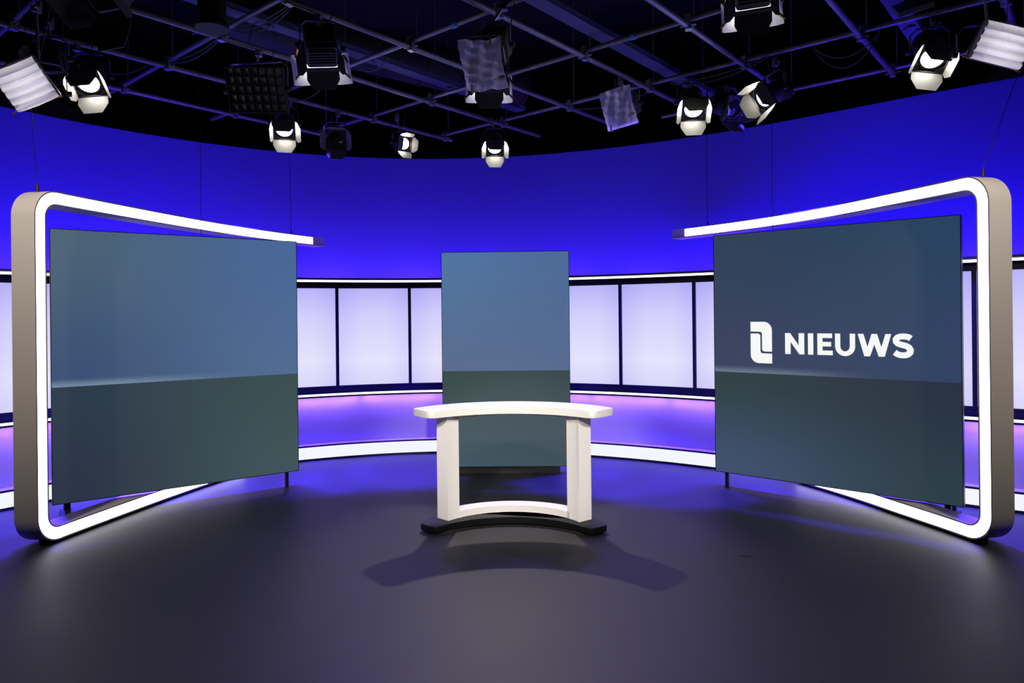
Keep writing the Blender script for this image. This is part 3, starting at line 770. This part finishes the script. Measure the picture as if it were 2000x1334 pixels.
def fresnel(label, px, hang, Y=None, target=None, yaw=None, pitch=None, size=1.0, watt=0, cone=50, lit=True, angs=(5, 30, 35, 35), col=WARM, soft=0.05, roll=0.0, far=0.62, tgt=None):
    u, v = uv(*hang); Yd = F*(GRID_Z-CH)/(-v) if Y is None else Y
    c = at_depth(px[0], px[1], Yd)
    hg = at_depth(hang[0], hang[1], Yd); hg.z = GRID_Z-0.03
    if target is not None: yw, pt_ = aim(c, target)
    else: yw, pt_ = math.radians(yaw), math.radians(pitch)
    root = thing('fresnel_lamp', label, 'stage lamp', hg)
    M = frame_of(c, yw, pt_, math.radians(roll)); s = size
    R_ = 0.105*s
    b_ = MB()
    prof = [(0.16, 0.05), (0.15, 0.085), (0.02, 0.10), (-0.10, 0.105), (-0.125, 0.115), (-0.14, 0.115), (-0.14, 0.092), (-0.12, 0.09)]
    n = 20; V = []
    for y_, r_ in prof:
        for i in range(n):
            t = 2*math.pi*i/n; V.append(M @ Vector((r_*s*math.cos(t), y_*s, r_*s*math.sin(t))))
    Fc = [(k*n+i, k*n+(i+1) % n, (k+1)*n+(i+1) % n, (k+1)*n+i) for k in range(len(prof)-1) for i in range(n)]+[tuple(range(n)), tuple(range((len(prof)-1)*n, len(prof)*n))]
    b_.add(V, Fc); b_.build('housing', M_lampbody, root, True)
    fins = MB()
    for k in range(5): fins.cyl((0, (0.03+0.026*k)*s, 0), (0, (0.036+0.026*k)*s, 0), 0.118*s, 18, None, M)
    fins.build('cooling_fins', M_lampbody, root, True)
    V = [M @ Vector((0, -0.135*s, 0))]
    for ring, (rr, yy) in enumerate(((0.05, -0.133), (0.09, -0.122))):
        for i in range(24):
            t = 2*math.pi*i/24; V.append(M @ Vector((rr*s*math.cos(t), yy*s, rr*s*math.sin(t))))
    Fc = [(0, 1+i, 1+(i+1) % 24) for i in range(24)]+[(1+i, 25+i, 25+(i+1) % 24, 1+(i+1) % 24) for i in range(24)]
    MB().add(V, Fc).build('lens', M_lens if lit else M_lens_off, root, True)
    fr = MB(); hw = 0.125*s
    for x, z, sx, sz in ((0, hw, 2*hw+0.02, 0.014), (0, -hw, 2*hw+0.02, 0.014), (-hw, 0, 0.014, 2*hw), (hw, 0, 0.014, 2*hw)): fr.box((x, -0.15*s, z), (sx, 0.02, sz), M)
    for sx_ in (-1, 1):
        for sz_ in (-1, 1): fr.plate([(sx_*hw, -0.15*s, sz_*hw), (sx_*hw, -0.15*s, sz_*0.045*s), (sx_*0.045*s, -0.15*s, sz_*hw)], (0, 1, 0), 0.003, M)
    fr.build('accessory_frame', M_lampbody, root)
    barn_doors(root, M, hw, -0.16*s, 0.17*s, angs, far)
    yoke_and_clamp(root, c, yw, 0.15*s, 0.19*s, hg)
    safety_cable(root, M @ Vector((0.03, 0.16*s, 0.0)), hg+Vector((0.10, 0.05, 0.05)), 0.07)
    safety_cable(root, M @ Vector((-0.05, 0.12*s, 0.05)), hg+Vector((-0.08, 0.0, 0.0)), 0.10)
    if lit and watt:
        p = M @ Vector((0, -0.145*s, 0)); q = M @ Vector((0, -2, 0)) if tgt is None else tgt
        spot('lamp', p, q, watt, cone, 0.5, col, soft, root)
    return root
fresnel('lit barn-door lamp hanging in front of the blue cloth above the narrow screen', (966, 278), (960, 232), target=(0.0, 5.2, 0.3), size=0.92, watt=500, cone=44, angs=(-12, 26, 28, 28), tgt=(0, 5.75, 0.0))
fresnel('lit barn-door lamp hanging beside the dark egg-crate softbox', (556, 241), (565, 192), yaw=14, pitch=44, size=0.98, watt=40, cone=50, angs=(-16, 26, 12, 30))
fresnel('lit barn-door lamp hanging left of two unlit housings above the lettered screen', (1352, 200), (1346, 158), yaw=-6, pitch=44, size=1.05, watt=40, cone=50, angs=(-16, 26, 28, 12))
fresnel('lit barn-door lamp next to the quilted diffuser and a tangle of cables', (178, 147), (150, 82), yaw=16, pitch=46, size=1.0, watt=40, cone=50, angs=(-18, 26, 8, 30), roll=-10)
fresnel('lit barn-door lamp tilted beside the second quilted diffuser', (1816, 98), (1826, 36), yaw=-18, pitch=46, size=1.0, watt=40, cone=50, angs=(-18, 26, 30, 8), roll=14)
fresnel('small lit lamp turned sideways with one closed barn door', (782, 280), (775, 222), yaw=38, pitch=14, size=0.72, watt=20, cone=45, angs=(20, 40, -12, 35))
fresnel('lit lamp aimed sideways across the set with glaring open doors', (1512, 180), (1515, 112), yaw=-72, pitch=26, size=1.0, watt=30, cone=40, angs=(10, 28, 40, -8), roll=-12)
fresnel('unlit black lamp hanging between two lit ones near the cloth top', (657, 268), (660, 214), yaw=12, pitch=25, size=0.95, lit=False, angs=(20, 30, 30, 30))
fresnel('unlit black lamp with one blue-tinged flap beside the glaring lamp', (1418, 206), (1420, 134), Y=7.6, yaw=20, pitch=28, size=1.05, lit=False, angs=(10, 25, 25, 40))

def soft_lamp(label, px, hang, Yd, yaw, pitch, roll, size, sheet, tagtext=None, watt=0, pins=True):
    """ribbed lamp seen from behind, with barn doors and a white diffusion sheet pegged across them"""
    c = at_depth(px[0], px[1], Yd); hg = at_depth(hang[0], hang[1], Yd); hg.z = GRID_Z-0.03
    root = thing('soft_lamp', label, 'stage lamp', hg)
    M = frame_of(c, math.radians(yaw), math.radians(pitch), math.radians(roll)); s = size
    b_ = MB().box((0, 0.02*s, 0), (0.24*s, 0.24*s, 0.25*s), M, 0.03*s); b_.build('housing', M_lampbody, root, True)
    rb = MB()
    for k in range(5): rb.box((0, 0.145*s, (-0.075+0.03*k)*s), (0.20*s, 0.03*s, 0.012*s), M)
    for k in range(5): rb.box((0, (0.10-0.03*k)*s, -0.13*s), (0.20*s, 0.012*s, 0.03*s), M)
    rb.build('cooling_ribs', M_lampbody, root)
    MB().box((0, -0.104*s, 0), (0.19*s, 0.006, 0.19*s), M).build('lens', M_lens_soft, root)
    fr = MB(); hw = 0.125*s
    for x, z, sx, sz in ((0, hw, 2*hw+0.02, 0.014), (0, -hw, 2*hw+0.02, 0.014), (-hw, 0, 0.014, 2*hw), (hw, 0, 0.014, 2*hw)): fr.box((x, -0.11*s, z), (sx, 0.03, sz), M)
    fr.build('accessory_frame', M_lampbody, root)
    barn_doors(root, M, hw, -0.125*s, 0.16*s, (30, 28, 32, 32), 0.66, M_lampbody)
    if sheet:
        sw_, sh_, sy = sheet
        g = MB().grid(lambda u, v: ((u-0.5)*sw_*s, -(sy+0.012*math.cos((u-0.5)*2.6)+0.008*math.sin(9*u+5*v))*s, (v-0.56)*sh_*s), 18, 10, M)
        g.build('diffusion_sheet', M_sheet, root, True)
        if pins:
            for (x, z, a) in ((-0.19, -0.10, 35), (0.19, -0.10, -35), (-0.2, 0.06, 20), (0.18, 0.12, -20)):
                Mp = M @ Matrix.Translation((x*s, -sy*s+0.02, z*s)) @ Matrix.Rotation(math.radians(a), 4, 'Y')
                MB().box((0, 0, 0), (0.012, 0.016, 0.085), Mp).build('clothespin', M_wood, root)
    yoke_and_clamp(root, c, math.radians(yaw), 0.155*s, 0.20*s, hg)
    safety_cable(root, M @ Vector((0.08*s, 0.13*s, 0.08*s)), hg+Vector((0.12, 0.05, 0.04)), 0.06)
    safety_cable(root, M @ Vector((-0.08*s, 0.13*s, 0.08*s)), hg+Vector((-0.10, 0.05, 0.02)), 0.09)
    if tagtext:
        pl = MB().box((0.0, 0.158*s, 0.075*s), (0.036, 0.003, 0.036), M).build('number_tag', M_tag, root)
        cu = bpy.data.curves.new('tag_text', 'FONT'); cu.body = tagtext; cu.size = 0.026; cu.align_x = 'CENTER'; cu.align_y = 'CENTER'
        tmp = bpy.data.objects.new('tag_text', cu); COL.objects.link(tmp)
        dg = bpy.context.evaluated_depsgraph_get(); me0 = tmp.evaluated_get(dg).to_mesh()
        V = [M @ Vector((-v.co.x, 0.158*s+0.0022, 0.075*s+v.co.y)) for v in me0.vertices]; Fc = [tuple(p.vertices) for p in me0.polygons]
        tmp.evaluated_get(dg).to_mesh_clear(); bpy.data.objects.remove(tmp); bpy.data.curves.remove(cu)
        MB().add(V, Fc).build('tag_number', M_black, pl)
    if watt:
        spot('lamp', M @ Vector((0, -0.35*s, 0)), M @ Vector((0, -3, 0)), watt, 70, 0.8, WARM, 0.12, root)
    return root
soft_lamp('ribbed lamp with numbered tag and white diffusion sheet pegged in front', (626, 92), (622, 22), 5.67, 194, 20, 7, 1.05, (0.46, 0.30, 0.23), '24')
soft_lamp('ribbed lamp with white diffusion sheet hanging under a gel-wrapped lamp', (955, 138), (945, 44), 5.92, 182, 20, 0, 0.98, (0.42, 0.28, 0.23))
soft_lamp('ribbed lamp high under the ceiling with its wide white sheet cut by the frame', (1470, -28), (1470, -70), 4.8, 163, 22, 2, 1.0, (0.42, 0.28, 0.23))

def gel_lamp(label, px, hang, Yd, yaw, pitch, roll, size, flap_side):
    """lamp wrapped in a crumpled lavender gel sheet held by clothespins"""
    c = at_depth(px[0], px[1], Yd); hg = at_depth(hang[0], hang[1], Yd); hg.z = GRID_Z-0.03
    root = thing('gel_lamp', label, 'stage lamp', hg)
    M = frame_of(c, math.radians(yaw), math.radians(pitch), math.radians(roll)); s = size
    MB().box((0, 0.06*s, 0), (0.22*s, 0.24*s, 0.24*s), M, 0.03*s).build('housing', M_lampbody, root, True)
    MB().box((0, -0.062*s, 0), (0.18*s, 0.006, 0.18*s), M).build('lens', M_lens_off, root)
    barn_doors(root, M, 0.125*s, -0.08*s, 0.17*s, (25, 25, 25, 30) if flap_side else (25, 20, 15, 15), 0.66, M_lampbody)
    def fn(u, v):
        fold = 0.018*math.sin(7*u+3*v)+0.012*math.sin(17*u-6*v+1)+0.008*math.sin(31*v+9*u)
        return ((u-0.5)*0.34*s, -(0.27+0.05*math.cos((u-0.5)*3)+fold-0.05*abs(v-0.5))*s, (v-0.55)*0.40*s)
    MB().grid(fn, 22, 20, M).build('gel_sheet', M_gel, root, True)
    for (x, z, a) in ((-0.12, -0.19, 8), (0.13, -0.12, 80), (0.10, 0.15, 15)):
        Mp = M @ Matrix.Translation((x*s, -0.29*s, z*s)) @ Matrix.Rotation(math.radians(a), 4, 'Y')
        MB().box((0, 0, 0), (0.012, 0.018, 0.085), Mp).build('clothespin', M_wood, root)
    yoke_and_clamp(root, c, math.radians(yaw), 0.15*s, 0.20*s, hg)
    safety_cable(root, M @ Vector((0.05, 0.18*s, 0.05)), hg+Vector((0.08, 0.03, 0.02)), 0.10)
    safety_cable(root, M @ Vector((-0.05, 0.18*s, 0.05)), hg+Vector((-0.06, 0.02, 0.02)), 0.14)
    return root
gel_lamp('lamp wrapped in crumpled lavender gel hanging alone over the walkway', (1222, 205), (1212, 150), 7.33, -28, 18, -8, 0.98, False)
gel_lamp('lamp with folded lavender gel and open flap hanging over the pegged white sheet', (962, 94), (985, 22), 5.5, -22, 42, 6, 1.0, True)

def egg_softbox():
    c = at_depth(503, 176, 6.42); hg = at_depth(505, 94, 6.42); hg.z = GRID_Z-0.03
    root = thing('egg_crate_softbox', 'dark softbox with black egg-crate grid hanging below the pipes', 'softbox', hg)
    M = frame_of(c, math.radians(-6), math.radians(24), math.radians(3))
    W_, H_, D_ = 0.54, 0.40, 0.10
    MB().box((0, 0.09, 0), (W_*0.8, 0.14, H_*0.8), M, 0.02).build('housing', M_lampbody, root, True)
    MB().box((0, 0.0, 0), (W_-0.02, 0.01, H_-0.02), M).build('diffuser', mat('unlit_diffuser', (0.75, 0.73, 0.70, 1), 0.8), root)
    for x, z, sx, sz in ((0, H_/2, W_, 0.012), (0, -H_/2, W_, 0.012), (-W_/2, 0, 0.012, H_), (W_/2, 0, 0.012, H_)):
        MB().box((x, -0.01, z), (sx, 0.07, sz), M).build('rim', M_matte, root)
    for k in range(1, 7): MB().box((-W_/2+W_*k/7, -0.025, 0), (0.010, 0.035, H_), M).build('grid_slat', M_matte, root)
    for k in range(1, 5): MB().box((0, -0.025, -H_/2+H_*k/5), (W_, 0.035, 0.012), M).build('grid_slat', M_matte, root)
    yoke_and_clamp(root, c, math.radians(-6), W_/2+0.02, 0.25, hg)
    safety_cable(root, M @ Vector((0.1, 0.16, 0.1)), hg+Vector((0.12, 0.04, 0.03)), 0.08)
    return root
egg_softbox()

# quilted diffusers
M_quilt = bpy.data.materials.new('quilted_frost'); M_quilt.use_nodes = True; nt = M_quilt.node_tree; nt.nodes.clear()
d_ = nt.nodes.new('ShaderNodeBsdfDiffuse'); d_.inputs[0].default_value = (0.75, 0.74, 0.78, 1)
t_ = nt.nodes.new('ShaderNodeBsdfTranslucent'); t_.inputs[0].default_value = (0.85, 0.83, 0.86, 1)
mx_ = nt.nodes.new('ShaderNodeMixShader'); mx_.inputs[0].default_value = 0.6; o_ = nt.nodes.new('ShaderNodeOutputMaterial')
nt.links.new(d_.outputs[0], mx_.inputs[1]); nt.links.new(t_.outputs[0], mx_.inputs[2]); nt.links.new(mx_.outputs[0], o_.inputs[0])
def quilt_lamp(label, px, hang, Yd, yaw, pitch, roll, W_, H_, nu, nv):
    c = at_depth(px[0], px[1], Yd); hg = at_depth(hang[0], hang[1], Yd); hg.z = GRID_Z-0.03
    root = thing('quilted_lamp', label, 'stage lamp', hg)
    M = frame_of(c, math.radians(yaw), math.radians(pitch), math.radians(roll))
    MB().box((0, 0.16, 0), (W_*0.8, 0.17, H_*0.8), M, 0.03).build('housing', M_lampbody, root, True)
    MB().box((0, 0.07, 0), (W_*0.5, 0.006, H_*0.75), M).build('led_board', emitter('led_board', (1, 0.96, 1, 1), 6), root)
    def fn(u, v):
        b_ = 0.045*math.sqrt(abs(math.sin(math.pi*v*nv)))+0.010*math.sqrt(abs(math.sin(math.pi*u*nu+0.6*math.sin(6*v))))
        bow = 0.04*(1-(2*u-1)**2)
        return ((u-0.5)*W_, -0.03-bow-b_, (v-0.5)*H_)
    MB().grid(fn, nu*10, nv*8, M).build('quilted_diffuser', M_quilt, root, True)
    for x, z, sx, sz in ((0, H_/2, W_, 0.012), (0, -H_/2, W_, 0.012), (-W_/2, 0, 0.012, H_), (W_/2, 0, 0.012, H_)):
        MB().box((x, 0.0, z), (sx+0.01, 0.04, sz), M).build('rim', M_yoke, root)
    for (x, z, a) in ((-W_/2, -H_*0.42, 60), (W_/2-0.03, -H_/2, 100)):
        Mp = M @ Matrix.Translation((x, -0.04, z)) @ Matrix.Rotation(math.radians(a), 4, 'Y')
        MB().box((0, 0, 0), (0.012, 0.018, 0.10), Mp).build('clothespin', M_wood, root)
    yoke_and_clamp(root, c+Vector((0, 0.15, 0)), math.radians(yaw), W_/2+0.03, 0.22, hg+Vector((0, 0.15, 0)))
    safety_cable(root, M @ Vector((0.1, 0.28, 0.05)), hg+Vector((0.15, 0.1, 0.03)), 0.10)
    return root
quilt_lamp('lamp with bright quilted diffuser hanging beside the tangle of dark lamps', (50, 163), (45, 60), 5.3, 34, 28, -33, 0.31, 0.32, 3, 6)
quilt_lamp('lamp with bright quilted diffuser hanging next to the tilted barn-door lamp', (1955, 88), (1950, 5), 5.3, -16, 22, 20, 0.36, 0.28, 4, 5)

# other dark housings
def flap_lamp(label, px, hang, Yd, yaw, pitch, roll, s, angs):
    c = at_depth(px[0], px[1], Yd); hg = at_depth(hang[0], hang[1], Yd); hg.z = GRID_Z-0.03
    root = thing('flap_lamp', label, 'stage lamp', hg)
    M = frame_of(c, math.radians(yaw), math.radians(pitch), math.radians(roll))
    MB().box((0, 0.05*s, 0), (0.26*s, 0.26*s, 0.26*s), M, 0.03*s).build('housing', M_lampbody, root, True)
    MB().box((0, -0.085*s, 0), (0.2*s, 0.006, 0.2*s), M).build('lens', M_lens_off, root)
    barn_doors(root, M, 0.14*s, -0.09*s, 0.22*s, angs, 0.75, M_flap)
    yoke_and_clamp(root, c, math.radians(yaw), 0.17*s, 0.22*s, hg)
    safety_cable(root, M @ Vector((0.05, 0.18*s, 0.05)), hg+Vector((0.1, 0.03, 0.02)), 0.10)
    return root
flap_lamp('unlit lamp with two large blue-lit flaps at the ceiling edge', (205, -28), (215, -60), 4.8, -20, 55, 0, 1.15, (30, 28, 30, 32))
flap_lamp('unlit lamp with narrow upright flaps squeezed beside the quilted diffuser', (98, 114), (95, 45), 5.75, 12, 30, 0, 0.8, (None, 20, 15, 30))

# fluted cylinder
c = at_depth(414, 22, 5.4); cy_root = thing('cylinder_lamp', 'dark fluted cylinder housing hanging by the pipe bend', 'stage lamp', Vector((c.x, c.y, GRID_Z)))
prof = MB(); n = 48; V = []
for z, r_ in ((0.20, 0.10), (-0.02, 0.105), (-0.10, 0.11), (-0.115, 0.125), (-0.14, 0.125), (-0.14, 0.09)):
    for i in range(n):
        t = 2*math.pi*i/n; rr = r_*(1-(0.05 if i % 2 and z > -0.11 else 0)); V.append(c+Vector((rr*math.cos(t), rr*math.sin(t), z)))
prof.add(V, [(k*n+i, k*n+(i+1) % n, (k+1)*n+(i+1) % n, (k+1)*n+i) for k in range(5) for i in range(n)]+[tuple(range(n)), tuple(range(5*n, 6*n))])
prof.build('housing', M_matte, cy_root)
MB().cyl(c+Vector((0, 0, 0.2)), c+Vector((0, 0, 0.48)), 0.02, 10).box(c+Vector((0, 0, 0.30)), (0.08, 0.08, 0.06)).build('hanger', M_yoke, cy_root)
# ceiling panel (unlit flat lamp) at the right
c = at_depth(1782, 12, 5.5); fp = thing('flat_panel_lamp', 'flat unlit panel lamp catching blue light high under the ceiling', 'stage lamp', Vector((c.x, c.y, c.z)))
Mq = frame_of(c, math.radians(-35), math.radians(-50), math.radians(-20))
MB().box((0, 0, 0), (0.26, 0.05, 0.20), Mq, 0.008).build('housing', M_tray, fp); MB().box((0, -0.03, 0), (0.012, 0.02, 0.20), Mq).build('centre_bar', M_matte, fp)
MB().box((0, -0.03, 0.05), (0.12, 0.02, 0.01), Mq).build('handle', M_matte, fp)
MB().cyl(c, c+Vector((0, 0, 6.2-c.z)), 0.012, 8).build('hanger', M_yoke, fp)

# ------------------------------------------------------------------ suspension wires
def wire(label, a, b_):
    a, b_ = Vector(a), Vector(b_)
    o = MB().cyl(a, b_, 0.0028, 6).build('suspension_wire', M_steel, origin=a)
    tag(o, label, 'wire', 'suspension wires of the set pieces')
    return o
Pl, Tl = AL[2], AL[3]; Pr, Tr = AR_[2], AR_[3]
def top_of(P, t): p = P((t, 2.905), 0.105); return Vector((p.x, p.y, 2.955))
a = top_of(Pl, 0.15); wire('thin wire rising from the rounded corner of the arch without lettering', a, (a.x-0.10, a.y, GRID_Z))
a = top_of(Pl, Tl*0.88); wire('thin wire holding the far tip of the arch without lettering', a, (a.x-0.03, a.y, 5.2))
a = top_of(Pr, Tr*0.88); wire('thin wire holding the far tip of the arch with lettered screen', a, (a.x, a.y, 5.2))
a = top_of(Pr, 0.15); wire('slanting wire rising from the rounded corner of the lettered arch', a, (a.x+0.75, a.y+0.3, GRID_Z+0.1))
for (S_, t, lab) in ((SL, 1.28, 'thin wire holding the top edge of the plain video screen'), (SR, 0.62, 'thin wire holding the top edge of the lettered video screen')):
    p = S_[2]+S_[3]*t-S_[4]*0.03
    wire(lab, (p.x, p.y, 2.655), (p.x, p.y, 5.2))
